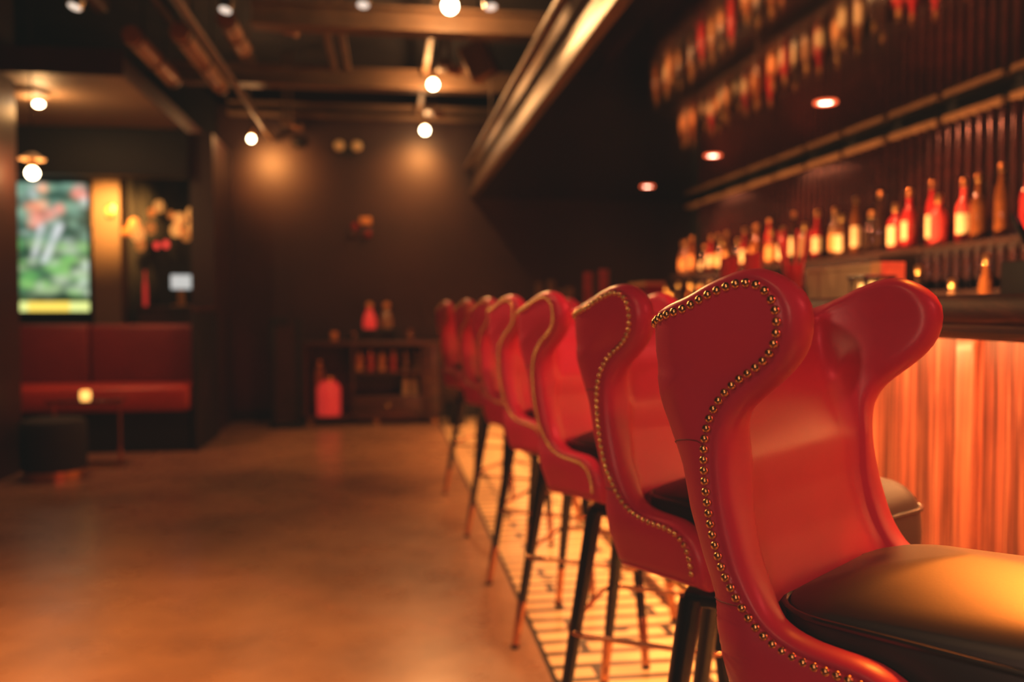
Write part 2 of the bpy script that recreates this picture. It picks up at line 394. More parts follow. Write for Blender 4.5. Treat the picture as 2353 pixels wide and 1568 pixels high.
# split into top edge and side rim in (a,z)
ci = min(range(len(RS)), key=lambda i: (RS[i][0]+.106)**2+(RS[i][2]-1.098)**2)
AZ = [((r[1] if i < 14 else a_of(r[0], r[2])), r[2]) for i, r in enumerate(RS)]
AZ = [(a if i >= 12 else RS[i][1], z) for i, (a, z) in enumerate(AZ)]
for i in range(1, len(AZ)):      # keep the top edge monotone in a up to the corner
    if i <= ci and AZ[i][0] < AZ[i-1][0]: AZ[i] = (AZ[i-1][0]+.001, AZ[i][1])
def resample(P, n):
    s = [0]
    for p, q in zip(P, P[1:]): s.append(s[-1]+math.dist(p, q))
    out = []; j = 0
    for k in range(n):
        t = s[-1]*k/(n-1)
        while j < len(s)-2 and s[j+1] < t: j += 1
        f = (t-s[j])/max(1e-9, s[j+1]-s[j]); out.append(tuple(a+(b-a)*f for a, b in zip(P[j], P[j+1])))
    return out
NS, NW = 40, 64
ZB = .626
top = resample(AZ[:ci+1], NS)
side = resample(AZ[ci:][::-1]+[], NW)     # from the front bottom up to the wing corner
side[0] = (side[0][0], ZB)
bot = [(side[0][0]*k/(NS-1), ZB) for k in range(NS)]
ztop0 = top[0][1]
ZL = []
run = 0.
for k in range(NW): 
    w = k/(NW-1); ZL.append(ZB+(ztop0-ZB)*(.45*w+.55*sstep(0, 1, (side[k][1]-ZB)/(side[-1][1]-ZB)) if False else ZB*0+w))
def coons(i, k):
    s = i/(NS-1); w = k/(NW-1)
    L_ = (0, ZL[k]); R_ = side[k]; B_ = bot[i]; T_ = top[i]
    c00 = (0, ZB); c10 = side[0]; c01 = top[0]; c11 = side[-1]
    return tuple((1-s)*L_[q]+s*R_[q]+(1-w)*B_[q]+w*T_[q]-((1-s)*(1-w)*c00[q]+s*(1-w)*c10[q]+(1-s)*w*c01[q]+s*w*c11[q]) for q in range(2))
def surf(a, z):
    u, v, n = plan(abs(a), z)
    return Vector((u, v, z))
def frame(a, z):
    e = 1e-3
    aa = max(a, 0)
    p = surf(aa, z)
    da = (surf(aa+e, z)-surf(max(aa-e, 0), z)); dz = (surf(aa, z+e)-surf(aa, z-e))
    if a <= 1e-6: da = Vector((0, 1, 0))
    n = da.cross(dz)     # check orientation: want outward
    n.normalize()
    out = plan(aa, z)[2]
    if n.x*out[0]+n.y*out[1] < 0: n = -n
    return p, n
def build_shell():
    G = [[coons(i, k) for k in range(NW)] for i in range(NS)]
    FR = [[frame(max(0, a), z) for a, z in row] for row in G]
    mb = MB()
    def mir(v): return Vector((v.x, -v.y, v.z))
    # full grid columns: -(NS-1)..(NS-1)
    cols = [(i, -1) for i in range(NS-1, 0, -1)]+[(i, 1) for i in range(NS)]
    def pt(i, sg, k, side_):
        p, n = FR[i][k]
        if side_ > 0:
            ob = .0075*sstep(0, .22, 1-k/(NW-1))*sstep(0, .35, 1-i/(NS-1))*sstep(0, .12, k/(NW-1))
            q = p+n*(RT+ob)
        else:
            w = k/(NW-1)
            pad = .012*sstep(.78, .92, p.z)*sstep(0, .2, 1-w)
            u, v = plan_in(max(0, G[i][k][0]), p.z, pad)
            q = Vector((u, v, p.z))
            f = max(sstep(.75, 1., w)*.55 if i < NS-1 else 0, 0)
            q = q.lerp(p-n*RT, f)
        return q if sg > 0 else mir(q)
    base = {}
    for side_ in (1, -1):
        o = len(mb.v); base[side_] = o
        for (i, sg) in cols:
            for k in range(NW): mb.v.append(tuple(pt(i, sg, k, side_)))
        for c in range(len(cols)-1):
            for k in range(NW-1):
                q = [o+c*NW+k, o+(c+1)*NW+k, o+(c+1)*NW+k+1, o+c*NW+k+1]
                mb.f.append(q); mb.mi.append(0)
    # boundary loop as (col,k)
    C = len(cols)
    loop = [(C-1, k) for k in range(NW)]+[(c, NW-1) for c in range(C-2, -1, -1)]+[(0, k) for k in range(NW-2, -1, -1)]+[(c, 0) for c in range(1, C-1)]
    Pm, Nm = [], []
    for c, k in loop:
        i, sg = cols[c]; p, n = FR[i][k]
        Pm.append(p if sg > 0 else mir(p)); Nm.append(n if sg > 0 else mir(n))
    m = len(loop); cen = Vector((-.1, 0, .8))
    Bm = []
    for j in range(m):
        t = (Pm[(j+1) % m]-Pm[j-1]).normalized()
        b = t.cross(Nm[j]).normalized(); Bm.append(b)
    # orientation: side rim k mid, col C-1 : outward is +u
    jj = next(j for j in range(m) if loop[j] == (C-1, 2))
    if Bm[jj].x < 0: Bm = [-b for b in Bm]
    for _ in range(3):
        Bm = [(Bm[j-1]+Bm[j]*2+Bm[(j+1) % m]).normalized() for j in range(m)]
    prof = [(84, RT-.0028), (74, RT-.0006), (58, RT), (38, RT), (18, RT), (0, RT), (-18, RT), (-38, RT), (-58, RT), (-76, RT)]
    ringidx = []
    o = len(mb.v)
    for al, rr in prof:
        for j in range(m):
            isb = loop[j][1] == 0
            r2 = rr if not isb else rr
            sb = .55 if (isb and 0 < loop[j][0] < C-1) else 1.-.45*sstep(.2, .95, Bm[j].z)
            q_ = Pm[j]+Nm[j]*(r2*sin(radians(al)))+Bm[j]*(r2*cos(radians(al))*sb)
            if al < 5:
                c_, k_ = loop[j]; e_ = Vector(mb.v[base[-1]+c_*NW+k_])
                dq = e_-(Pm[j]-Nm[j]*RT)
                q_ = q_+dq*sstep(5, -90, al)
            mb.v.append(tuple(q_))
    def vid(side_, j): c, k = loop[j]; return base[side_]+c*NW+k
    layers = [[vid(1, j) for j in range(m)]]+[[o+q*m+j for j in range(m)] for q in range(len(prof))]+[[vid(-1, j) for j in range(m)]]
    for a, b in zip(layers, layers[1:]):
        for j in range(m):
            k = (j+1) % m
            mb.f.append([a[j], a[k], b[k], b[j]]); mb.mi.append(0)
    me = mb.mesh('shell', [M['red']], True, 75)
    # nail positions along rim + top edge, both sides (ordered from the front end of the near arm)
    path = [(Pm[j]+Nm[j]*(RT-.0005)-Bm[j]*.003, Nm[j]) for j in range(2*NW-2+C) if j < len(loop)]
    return me, path, FR
SHELL, NPATH, FRM = build_shell()

def nail_points():
    idx = [i for i in range(len(NPATH)) if NPATH[i][0].z > .634]
    P = [NPATH[i] for i in idx]
    s = [0.]
    for a, b in zip(P, P[1:]): s.append(s[-1]+(b[0]-a[0]).length)
    n = int(s[-1]/.0121); out = []; j = 0
    for k in range(n+1):
        t = s[-1]*k/n
        while j < len(s)-2 and s[j+1] < t: j += 1
        f = (t-s[j])/max(1e-9, s[j+1]-s[j])
        out.append((P[j][0].lerp(P[j+1][0], f), P[j][1].lerp(P[j+1][1], f).normalized()))
    return out
NAILS = nail_points()[::-1]      # will be ordered so that the camera side (v<0) comes first
if NAILS[0][0].y > 0: NAILS = NAILS[::-1]
nb = MB(); nb.lathe([(.0012, -.001), (.0051, -.0008), (.0054, .0004), (.0051, .0021), (.0041, .0037), (.0023, .0048), (.0004, .0052)], n=14)
NAIL_ME = nb.mesh('nailhead', [M['brass']], True, 80)
def nail_matrix(p, n):
    q = n.to_track_quat('Z', 'Y').to_matrix().to_4x4(); return Matrix.Translation(p) @ q

def rrect(u0, u1, w, r, n=6):
    pts = []
    for cx, cy, a0 in ((u1-r, w-r, 0), (u0+r, w-r, 90), (u0+r, -w+r, 180), (u1-r, -w+r, 270)):
        for k in range(n+1):
            a = radians(a0+90*k/n); pts.append((cx+r*cos(a), cy+r*sin(a)))
    return pts
def build_cushion():
    mb = MB(); R = []
    U0, U1, Wd = -.139, .252, .1700
    def ring(ins, z, r):
        R.append([(x, y, z) for x, y in rrect(U0+ins, U1-ins, Wd-ins, min(max(.012, r-ins*.4), Wd-ins-.0005))])
    ring(.02, .636, .07); ring(.006, .639, .07); ring(0, .646, .07); ring(-.002, .69, .07); ring(.0, .730, .07); ring(.003, .739, .07)
    for ins, zr, zf in ((.0045,.743,.749),(.011,.748,.760),(.020,.753,.771),(.032,.759,.779),(.046,.765,.784),(.062,.772,.788),(.08,.778,.791),(.10,.784,.794),(.12,.789,.796),(.14,.793,.798),(.158,.796,.799),(.1675,.797,.7995)):
        ring(ins, 0, .07)
        R[-1] = [(x, y, zr+(zf-zr)*sstep(.02, .22, x)) for x, y, _ in R[-1]]
    mb.rings(R); me = mb.mesh('seat_cushion', [M['black_leather']], True, 60)
    pp = MB()
    for z in (.737, .650):
        pp.tube([(x, y, z) for x, y in rrect(U0-.001, U1+.001, Wd+.001, .07)], .0042, 8, closed=True)
    return me, pp.mesh('seat_piping', [M['piping']], True)
CUSH, PIPING = build_cushion()
# swivel plate
sw = MB(); sw.box(-.15, .15, -.15, .15, .572, .600, .008); sw.lathe([(.08, .600), (.08, .612)], n=20); 
BASEC = .062      # base centre forward of seat origin
def leg_pts(sx, sy):
    t = .138; f = .212
    return (sx*t, sy*t, .585), (sx*f, sy*f, 0)
def lerp3(a, b, t): return tuple(x+(y-x)*t for x, y in zip(a, b))
def build_legs():
    out = []
    for sx, sy in ((-1, -1), (-1, 1), (1, 1), (1, -1)):
        a, b = leg_pts(sx, sy)
        zf = .147
        tf = (a[2]-zf)/a[2]; tg = (a[2]-.012)/a[2]
        L1 = MB(); L1.tube([a, lerp3(a, b, tf*.5), lerp3(a, b, tf)], [.0205, .0175, .0140], 16)
        F1 = MB(); F1.tube([lerp3(a, b, tf-.004), lerp3(a, b, tf), lerp3(a, b, tg)], [.0146, .0152, .0112], 16)
        G1 = MB(); G1.tube([lerp3(a, b, tg), b], [.0125, .0125], 12)
        out.append((L1.mesh('leg', [M['legblack']]), F1.mesh('ferrule', [M['copper']]), G1.mesh('foot_glide', [M['rubber']])))
    return out
LEGS = build_legs(); SWV = sw.mesh('swivel_base', [M['legblack']])
def ring_pts():
    t = (.585-.293)/.585; r = .138+.074*t+.0155+.0068
    return [(x, y, .293) for x, y in rrect(-r, r, r, .055, 8)]
rm = MB(); rm.tube(ring_pts(), .0068, 10, closed=True); RINGM = rm.mesh('foot_ring', [M['copper']])
# seam across the outer back near the waist (both sides)
def seam_mesh(w_k, sg):
    s = MB()
    if True:
        pts = []
        for i in range(int(NS*.80), NS):
            p, n = FRM[i][w_k]; q = p+n*(RT+.0004+.0075*sstep(0, .22, 1-w_k/(NW-1))*sstep(0, .35, 1-i/(NS-1))); pts.append((q.x, q.y*sg, q.z))
        s.tube(pts, .0007, 6)
    return s
def waist_row(z):
    return min(range(NW//3, NW), key=lambda k: abs(FRM[NS-1][k][0].z-z)+ (0 if k < NW*.8 else 9))
M['seam'] = mat('seam_thread', (.20, .012, .016), .6, var=.1)
SEAMS = [seam_mesh(waist_row(.925), sg).mesh('seam', [M['seam']]) for sg in (1, -1)]

SEAMS += [seam_mesh(min(range(int(NW*.2), NW//2), key=lambda k: abs(FRM[NS-1][k][0].z-.742)), sg).mesh('seam', [M['seam']]) for sg in (1, -1)]
def stool(label, x, y, seat_deg, base_deg, n_single):
    t = thing('barstool', label, 'barstool', (x, y, 0), 0, 'red wingback barstools along the bar')
    # location = centre of the base; seat frame turned clockwise by seat_deg
    th = -radians(seat_deg)
    T = Matrix.Rotation(th, 4, 'Z') @ Matrix.Translation((-BASEC, 0, 0))
    def put(name, me, mtx, par=t):
        o = link(name, me, par); o.matrix_local = mtx; return o
    sh = put('backrest_shell', SHELL, T)
    for sm in SEAMS: put('seam', sm, Matrix.Identity(4), sh)
    near = NAILS[:n_single]; rest = NAILS[n_single:]
    for p, n in near:
        put('nailhead', NAIL_ME, nail_matrix(p, n), sh)
    if rest:
        r = MB()
        for p, n in rest:
            mm = nail_matrix(p, n); o0 = len(r.v)
            for v in NAIL_ME.vertices: r.v.append(tuple(mm @ v.co))
            for f in NAIL_ME.polygons: r.f.append([o0+i for i in f.vertices]); r.mi.append(0)
        o = r.build('nailhead_trim', M['brass'], sh, True, 80); o['kind'] = 'stuff'
    cu = put('seat_cushion', CUSH, T); put('seat_piping', PIPING, Matrix.Identity(4), cu)
    B = Matrix.Rotation(-radians(base_deg), 4, 'Z')
    put('swivel_base', SWV, B)
    for lm, fm, gm in LEGS:
        l = put('leg', lm, B); f = put('ferrule', fm, Matrix.Identity(4), l); put('foot_glide', gm, Matrix.Identity(4), l)
    put('foot_ring', RINGM, B)
    return t
def seat_to_base(x, y, deg): 
    return x+BASEC*cos(radians(deg)), y-BASEC*sin(radians(deg))
STOOLS = [
    ('red leather wingback barstool at the front of the row, whole seat cushion in view', .645, .932, 51.7, 30, 100),
    ('red leather wingback barstool directly behind the frontmost one', .668, 1.517, 60, 30, 100),
    ('red leather wingback barstool, third in the row from the front', .655, 2.17, 60, 30, 100),
    ('red leather wingback barstool, fourth in the row from the front', .65, 2.83, 60, 30, 100),
    ('red leather wingback barstool, third from the back wall end of the row', .645, 3.48, 64, 30, 0),
    ('red leather wingback barstool, second from the back wall end of the row', .625, 4.2, 66, 30, 0),
    ('red leather wingback barstool at the back wall end of the row', .585, 5.15, 68, 30, 0)]
for lb, x, y, d, bd, ns in STOOLS:
    bx, by = seat_to_base(x, y, d)
    stool(lb, bx, by, d, bd, ns)

# ------------------------------------------------------------------ bar
YB0, YB1 = -.6, 8.15
bar = thing('bar_counter', 'long dark wooden bar counter with plank front and rolled edge', 'bar counter')
MB().box(1.34, 1.39, YB0, YB1, .10, 1.02).build('front_panel', M['barwood'], bar)
MB().box(1.37, 1.9, YB0, YB1, 0, .10).build('plinth', M['black'], bar)
MB().box(1.80, 1.9, YB0, YB1, .10, 1.02).build('back_panel', M['black'], bar)
MB().box(1.35, 1.95, YB0, YB1, 1.028, 1.078, .004).build('counter_top', M['railwood'], bar)
prof = [(1.36,1.030),(1.225,1.030),(1.142,1.030),(1.140,1.018),(1.128,1.018),(1.112,1.026),(1.104,1.034),(1.104,1.044),(1.110,1.050),(1.104,1.054),(1.099,1.062),(1.098,1.075),(1.102,1.090),(1.112,1.101),(1.128,1.107),(1.150,1.107),(1.172,1.101),(1.190,1.091),(1.205,1.082),(1.225,1.079),(1.36,1.079)]
r_ = MB(); r_.extrude_y(prof, YB0, YB1); r_.build('edge_rail', M['railwood'], bar, True, 35)
for y in (.2, 1.85, 3.5, 5.2, 6.9):
    MB().box(1.322, 1.342, y-.03, y+.03, .10, 1.02, .004).build('panel_post', M['barpost'], bar)
fr = MB(); fr.tube([(1.03, YB0, .10), (1.03, 3.5, .10), (1.03, YB1, .10)], .024, 14); fr.build('foot_rail', M['brass'], bar)
for y in (.6, 2.2, 3.9, 5.6, 7.3):
    b = MB(); b.tube([(1.03, y, .10), (1.17, y, .11), (1.34, y, .15)], .011, 10); b.tube([(1.03, y-.018, .10), (1.03, y+.018, .10)], .028, 14); b.lathe([(.03, 0), (.03, .006), (.012, .012), (.012, .08)], (1.03, y, 0), 14)
    b.build('rail_bracket', M['brass'], bar)
st = MB(); st.box(1.334, 1.3395, YB0+.05, YB1-.05, 1.0135, 1.0275); st.build('light_strip', M['strip'], bar)

# ------------------------------------------------------------------ back bar
bb = thing('back_bar', 'dark back bar unit with slatted mahogany panel and bottle shelves', 'back bar')
MB().box(2.55, 3.055, .2, 8.3, 0, .92).build('base_cabinet', M['cabwood'], bb)
MB().box(2.50, 3.055, .2, 8.3, .92, .96, .005).build('worktop', M['blackgloss'], bb)
sl = MB()
y = .3
while y < 8.25:
    sl.tube([(3.022, y, .96), (3.022, y, 2.09)], .024, 10); y += .085
sl.build('slat_panel', M['slat'], bb)
cap = MB()
y = .3
while y < 8.2:
    cap.box(2.985, 3.055, y, y+.46, 2.09, 2.125, .004); y += .52
cap.build('cornice', M['duct'], bb, False)  # bright lit paint stands in for highlights along the cap
SH = {'upper': 1.40, 'lower': 1.17}
for nm, z, dx in (('upper', 1.40, 2.72), ('lower', 1.17, 2.72)):
    MB().box(dx, 2.995, .4, 8.25, z-.028, z, .003).build('shelf', M['shelf'], bb)
for y in (.5, 2.05, 4.62, 6.3, 8.2):
    MB().box(2.76, 2.99, y, y+.025, .96, 1.372).build('shelf_support', M['shelf'], bb)

# bottles
def bottle_proto(kind):
    P = {'tall': ([(.002,0),(.034,0),(.037,.006),(.037,.17),(.034,.195),(.018,.225),(.0135,.24),(.0135,.30)], .0155, .285, .325, (.0375,.05,.15)),
         'round': ([(.002,0),(.044,0),(.048,.008),(.049,.10),(.046,.13),(.030,.165),(.016,.185),(.015,.225)], .017, .215, .25, (.0495,.03,.10)),
         'square': ([(.002,0),(.038,0),(.041,.006),(.041,.15),(.036,.172),(.017,.19),(.0145,.20),(.0145,.235)], .018, .22, .262, (.0415,.03,.135)),
         'slim': ([(.002,0),(.027,0),(.029,.006),(.029,.20),(.024,.24),(.013,.27),(.011,.33)], .013, .31, .35, (.0295,.05,.17))}[kind]
    return P
def bottle(label, kind, glass, loc, group, lab=None, parts=True):
    prof, cr, c0, c1, lb = bottle_proto(kind)
    key = (kind, glass)
    if key not in BOT:
        b = MB(); b.lathe(prof, n=18); BOT[key] = b.mesh('bottle', [M[glass]], True, 50)
        c = MB(); c.lathe([(cr*.9, c0), (cr, c0+.004), (cr, c1-.003), (cr*.85, c1)], n=14); BOT[(kind, 'cap')] = c.mesh('cap', [M['gold']], True, 40)
        for lm in ('cream', 'orange_label'):
            l = MB(); n = 18
            l.rings([[(lb[0]*1.01*cos(pi+1.9*(k/n-.5)), lb[0]*1.01*sin(pi+1.9*(k/n-.5)), z) for k in range(n+1)] for z in (lb[1], lb[2])], False, False, False)
            BOT[(kind, lm)] = l.mesh('label', [M[lm]])
    o = link('bottle', BOT[key]); o.location = loc; tag(o, label, 'bottle', group)
    o.rotation_euler = (0, 0, random.uniform(-.5, 1.1))
    link('cap', BOT[(kind, 'cap')], o)
    if lab: link('label', BOT[(kind, lab)], o)
    return o
BOT = {}
GN = {'gl_amber': 'amber', 'gl_red': 'red', 'gl_dark': 'dark', 'gl_clear': 'pale', 'gl_pink': 'glowing pink'}
SHP = {'tall': 'tall shouldered', 'round': 'round bellied', 'square': 'squat square shouldered', 'slim': 'slim long necked'}
rb = random.Random(11)
def fill(shelf, z, x, y0, y1, step, group):
    k = 0; y = y1
    items = []
    while y > y0:
        items.append(y); y -= step*rb.uniform(.8, 1.3)
    for k, y in enumerate(items):
        near_red = (y < 4.6 and shelf == 'upper')
        kind = rb.choice(['tall', 'tall', 'round', 'square', 'slim'])
        gl = rb.choice(['gl_pink', 'gl_red', 'gl_pink', 'gl_amber'] if near_red else ['gl_amber', 'gl_red', 'gl_dark', 'gl_dark', 'gl_clear', 'gl_amber'])
        lab = rb.choice(['cream', 'orange_label', None] if not near_red else [None, None, 'cream'])
        lbt = {'cream': ' with cream label', 'orange_label': ' with orange label', None: ''}[lab]
        xx = x+rb.uniform(-.03, .03)
        bottle('%s %s bottle%s, %s from back wall on %s back-bar shelf' % (SHP[kind].split()[0], GN[gl], lbt, ORD[k], shelf), kind, gl, (xx, y, z+.0005), group, lab)
fill('upper', 1.40, 2.82, 2.3, 8.1, .148, 'bottles on the upper back-bar shelf')
fill('lower', .961, 2.565, 2.3, 8.1, .19, 'bottles on the back-bar worktop')

# downlights in the bar ceiling
for k, y in enumerate((7.59, 6.0, 4.38, 2.8, 1.2)):
    t = thing('downlight', 'recessed round downlight in the glossy bar ceiling, %s from the back wall' % ORD[k], 'downlight', (2.30, y, 2.172), group='downlights over the bar')
    q = MB(); q.lathe([(.060, 0), (.060, -.006), (.042, -.008), (.036, -.002), (.036, 0)], n=20); q.build('rim', M['halo_glow'], t)  # glowing rim stands in for the red bloom halo round the lens
    q = MB(); q.lathe([(.002, -.004), (.034, -.0035)], n=20); q.build('lens', M['downlight'], t)

# ------------------------------------------------------------------ pendant bulbs
def pendant(label, x, y, z, ztop, r=.062):
    t = thing('pendant_bulb', label, 'pendant light', (x, y, z), group='bare bulb pendants')
    b = MB(); b.sphere((0, 0, 0), r, 20); b.build('bulb', M['bulb'], t)
    s = MB(); s.lathe([(.018, r*.93), (.022, r+.0), (.022, r+.055), (.012, r+.066)], n=14); s.build('socket', M['brass'], t)
    c = MB(); c.tube([(0, 0, r+.06), (0, 0, ztop-z-.02)], .005, 8); c.build('cord', M['black'], t)
    h = MB(); h.lathe([(.05, ztop-z-.035), (.055, ztop-z-.02), (.055, ztop-z)], n=18); h.build('canopy', M['beam'], t)
    ld = bpy.data.lights.new('bulb_light', 'POINT'); ld.energy = 20; ld.color = (1., .42, .12); ld.shadow_soft_size = r
    lo = link('bulb_light', ld, t); 
    return t, ld
b1 = pendant('bare bulb pendant hanging highest in view, frontmost of the row by the bar', .35, 4.95, 2.775, 3.3, .042)
b2 = pendant('bare bulb pendant in the middle of the row by the bar', .345, 6.72, 2.785, 3.3, .038)
b3 = pendant('bare bulb pendant close to the back wall beside the bar', .34, 8.1, 2.715, 3.3, .037)
b4 = pendant('bare bulb pendant by the partition close to the back wall', -1.20, 8.05, 2.585, 3.3, .027)
b5 = pendant('bare bulb pendant above the display screen in the seating nook', -2.24, 5.95, 1.94, 3.3, .036)
sh_ = MB(); sh_.lathe([(.02, .11), (.075, .085), (.078, .088), (.022, .125)], n=20); sh_.build('shade', M['paper'], b5[0])
b3[1].energy = 9; b4[1].energy = 8; b5[1].energy = 9
# bulb bodies must let their own point light out
for o in bpy.data.objects:
    if o.name.startswith('bulb') and o.type == 'MESH': o.visible_shadow = False

# track fixture bits near bulbs: short conduit boxes
def junction(x, y, z, label):
    t = thing('track_fixture', label, 'track fixture', (x, y, z), group='conduit fittings under the beams')
    a = MB(); a.box(-.05, .05, -.09, .09, 0, .05, .008); a.build('box', M['soffit'], t)
    a = MB(); a.tube([(.03, 0, .05), (.03, 0, 3.3-z)], .014, 10); a.tube([(-.03, .03, .05), (-.03, .03, 3.3-z)], .014, 10); a.build('conduit', M['soffit'], t)
    a = MB(); a.tube([(.03, .0, .0), (.12, -.02, -.02)], [.03, .035], 14); a.build('lamp_head', M['copper'], t)
junction(.40, 6.25, 2.78, 'lit conduit fitting just in front of the middle pendant bulb')
junction(.37, 7.75, 2.80, 'small lit conduit fitting above the back wall pendant bulb')
junction(-.86, 7.8, 2.66, 'conduit fitting beside the partition pendant bulb')
junction(-.70, 5.9, 2.90, 'conduit fitting above the thin pipe over the open floor')
# track rail along the bulbs
tr = thing('track_rail', 'narrow lighting track above the row of pendant bulbs', 'lighting track', (.29, 3.0, 2.90))
MB().box(-.02, .02, 0, 5.4, 0, .035, .004).build('rail', M['beam'], tr)
for k in range(4): MB().tube([(0, .3+1.5*k, .035), (0, .3+1.5*k, .40)], .006, 6).build('hanger', M['black'], tr)
# spot heads
def spot(label, x, y, z, tilt):
    t = thing('track_spotlight', label, 'spotlight', (x, y, z), group='track spotlights over the floor')
    a = MB(); d = Vector((sin(tilt)*.3, -.25, -.92)).normalized()
    p0 = Vector((0, 0, 0)); p1 = p0+d*.16
    a.tube([p0, p0+d*.02, p1], [.024, .034, .036], 16); a.build('head', M['steel'], t)
    l = MB(); l.tube([p1-d*.004, p1+d*.003], [.030, .030], 14); l.build('lens', M['spot_glow'], t)
    s = MB(); s.tube([(0, 0, 0), (0, 0, 3.3-z)], .008, 8); s.build('stem', M['black'], t)
    return t
spot('track spotlight above the nook grille', -1.47, 4.6, 2.70, -.9)
spot('track spotlight over the long ceiling pipe', -.775, 4.6, 2.72, -.5)
spot('track spotlight over the middle of the floor', -.115, 4.6, 2.78, -.1)
spot('track spotlight close to the bar fascia', .52, 4.6, 2.80, .3)

# speaker box
t = thing('ceiling_speaker', 'tilted box loudspeaker hanging beside the bar fascia', 'loudspeaker', (.66, 6.3, 2.86))
q = MB(); q.box(-.10, .10, -.08, .08, -.13, .13, .01); o = q.build('cabinet', M['duct'], t); o.rotation_euler = (radians(10), radians(-22), radians(-30))  # cabinet painted brighter than its grille to show bulb light on the sides
q = MB(); q.box(-.085, .085, -.086, -.081, -.115, .115); o2 = q.build('grille', M['soffit'], o)
q = MB(); q.tube([(0, .02, .12), (0, .02, .44)], .012, 8); q.build('bracket', M['black'], t)

# back wall fittings
t = thing('emergency_light', 'twin-headed emergency light high on the back wall', 'emergency light', (-.375, 8.6, 2.60))
q = MB(); q.box(-.09, .09, -.05, 0, -.05, .05, .006); q.build('wall_mount_housing', M['wallblack'], t)  # housing box that carries both lamp heads
for sx in (-1, 1):
    q = MB(); q.sphere((sx*.082, -.085, .03), .052, 16); q.build('lamp_head', M['cream'], t)
t = thing('dome_camera', 'small black dome camera beside the wall glow on the back wall', 'camera', (-.85, 8.6, 2.66))
q = MB(); q.sphere((0, -.05, 0), .055, 16); q.build('dome', M['blackgloss'], t)
q = MB(); q.box(-.03, .03, -.04, 0, -.02, .02); q.build('mount', M['black'], t)
t = thing('wall_valve', 'small fire alarm fitting with three knobs in the middle of the back wall', 'alarm fitting', (-.25, 8.6, 1.86))
q = MB(); q.box(-.02, .09, -.04, 0, .03, .10, .01); q.build('bell', M['orange_label'], t)
for dx, dz, mm in ((-.07, .01, 'gl_red'), (-.10, -.06, 'cabwood'), (.055, -.06, 'gl_red')):
    q = MB(); q.sphere((dx, -.03, dz), .035, 14); q.build('knob', M[mm], t)
q = MB(); q.box(-.12, .10, -.012, 0, -.1, .02, .003); q.build('plate', M['wall'], t)

# ------------------------------------------------------------------ back wall sideboard
sb = thing('sideboard', 'dark wooden sideboard with open bottle shelves against the back wall', 'sideboard', (-.14, 8.33, 0))
X0, X1 = -.63, .62
c = MB()
MB().box(X0-.02, X1+.02, -.235, .22, .735, .775, .006).build('top', M['cabwood'], sb)
MB().box(X0, X1, .19, .21, .05, .735).build('back_panel', M['cabwood'], sb)
for x in (X0, -.20, .44, X1-.025): MB().box(x, x+.025, -.22, .19, .05, .735).build('side_panel', M['cabwood'], sb)
MB().box(X0, X1, -.22, .19, .05, .085).build('bottom_panel', M['cabwood'], sb)
MB().box(-.175, .44, -.21, .19, .475, .497).build('shelf', M['cabwood'], sb)
dr = MB().box(-.172, .437, -.222, .19, .09, .262, .004).build('drawer', M['cabwood'], sb)
q = MB(); q.sphere((.13, -.235, .18), .016, 12); q.build('knob', M['brass'], dr)
d2 = MB().box(.468, .592, -.222, -.205, .09, .73, .003).build('door', M['cabwood'], sb)
q = MB(); q.sphere((.49, -.235, .42), .012, 12); q.build('knob', M['brass'], d2)
for x in (X0+.03, 0., X1-.08): MB().box(x, x+.05, -.2, -.15, 0, .05).build('foot', M['brass'], sb)
# red jar inside left bay
def glassjar(label, loc, r, h, m, group=None, cap='brass'):
    t = thing('glass_jar', label, 'jar', loc, group=group)
    q = MB(); q.lathe([(.002, 0), (r, 0), (r*1.03, .01), (r*1.03, h*.7), (r*.8, h*.82), (r*.55, h*.86), (r*.55, h*.9)], n=20); q.build('body', M[m], t)
    q = MB(); q.lathe([(r*.6, h*.9), (r*.6, h)], n=16); q.build('lid', M[cap], t)
    return t
glassjar('large red glass jar in the open side bay of the sideboard', (-.555, 8.25, .0855), .105, .36, 'jar_painted_glow')
glassjar('tall orange glass bottle behind the large red jar in the sideboard', (-.655, 8.44, .0855), .05, .5, 'orange_label')
# shelf bottles
kinds = ['orange_label', 'gl_pink', 'orange_label', 'gl_pink', 'gl_clear', 'gl_clear']
for k in range(6):
    x = -.275+k*.105+(.012 if k > 3 else 0)
    glassjar('%s glass tumbler jar, %s from the red jar on the sideboard upper shelf' % (GN.get(kinds[k], 'amber'), ORD[k]), (x, 8.26, .4975), .031, .165+.015*(k % 2), kinds[k], 'jars on the sideboard shelf', 'gold')
for k in range(2):
    glassjar('pale bottle-like jar, %s of the pair on the sideboard lower shelf' % ('inner', 'outer')[k], (.155+k*.085, 8.26, .2625), .029, .175, 'cream', 'jars on the sideboard shelf', 'gold')
# riser with two decanters
rs = thing('display_riser', 'low black riser on the sideboard top under two decanters', 'riser', (-.10, 8.36, .775))
MB().box(-.17, .19, -.10, .10, .085, .11, .004).build('top', M['black'], rs)
for x in (-.16, .16): MB().box(x, x+.02, -.09, .09, 0, .085).build('leg', M['black'], rs)
def decanter(label, x, m):
    t = thing('decanter', label, 'decanter', (x, 8.35, .8855), group='decanters on the riser')
    q = MB(); q.lathe([(.002, 0), (.055, 0), (.062, .01), (.064, .06), (.056, .11), (.040, .15), (.026, .175), (.024, .195)], n=20); q.build('body', M[m], t)
    q = MB(); q.sphere((0, 0, .222), .034, 16); q.build('stopper', M['orange_label'], t)
decanter('glowing pink-red round decanter with ball stopper on the riser', -.178, 'jar_painted_glow')
decanter('paler amber-pink decanter with ball stopper on the riser', -.018, 'gl_clear')
t = thing('candle_glass', 'small amber candle glass on the end of the sideboard top', 'candle', (-.505, 8.28, .775))
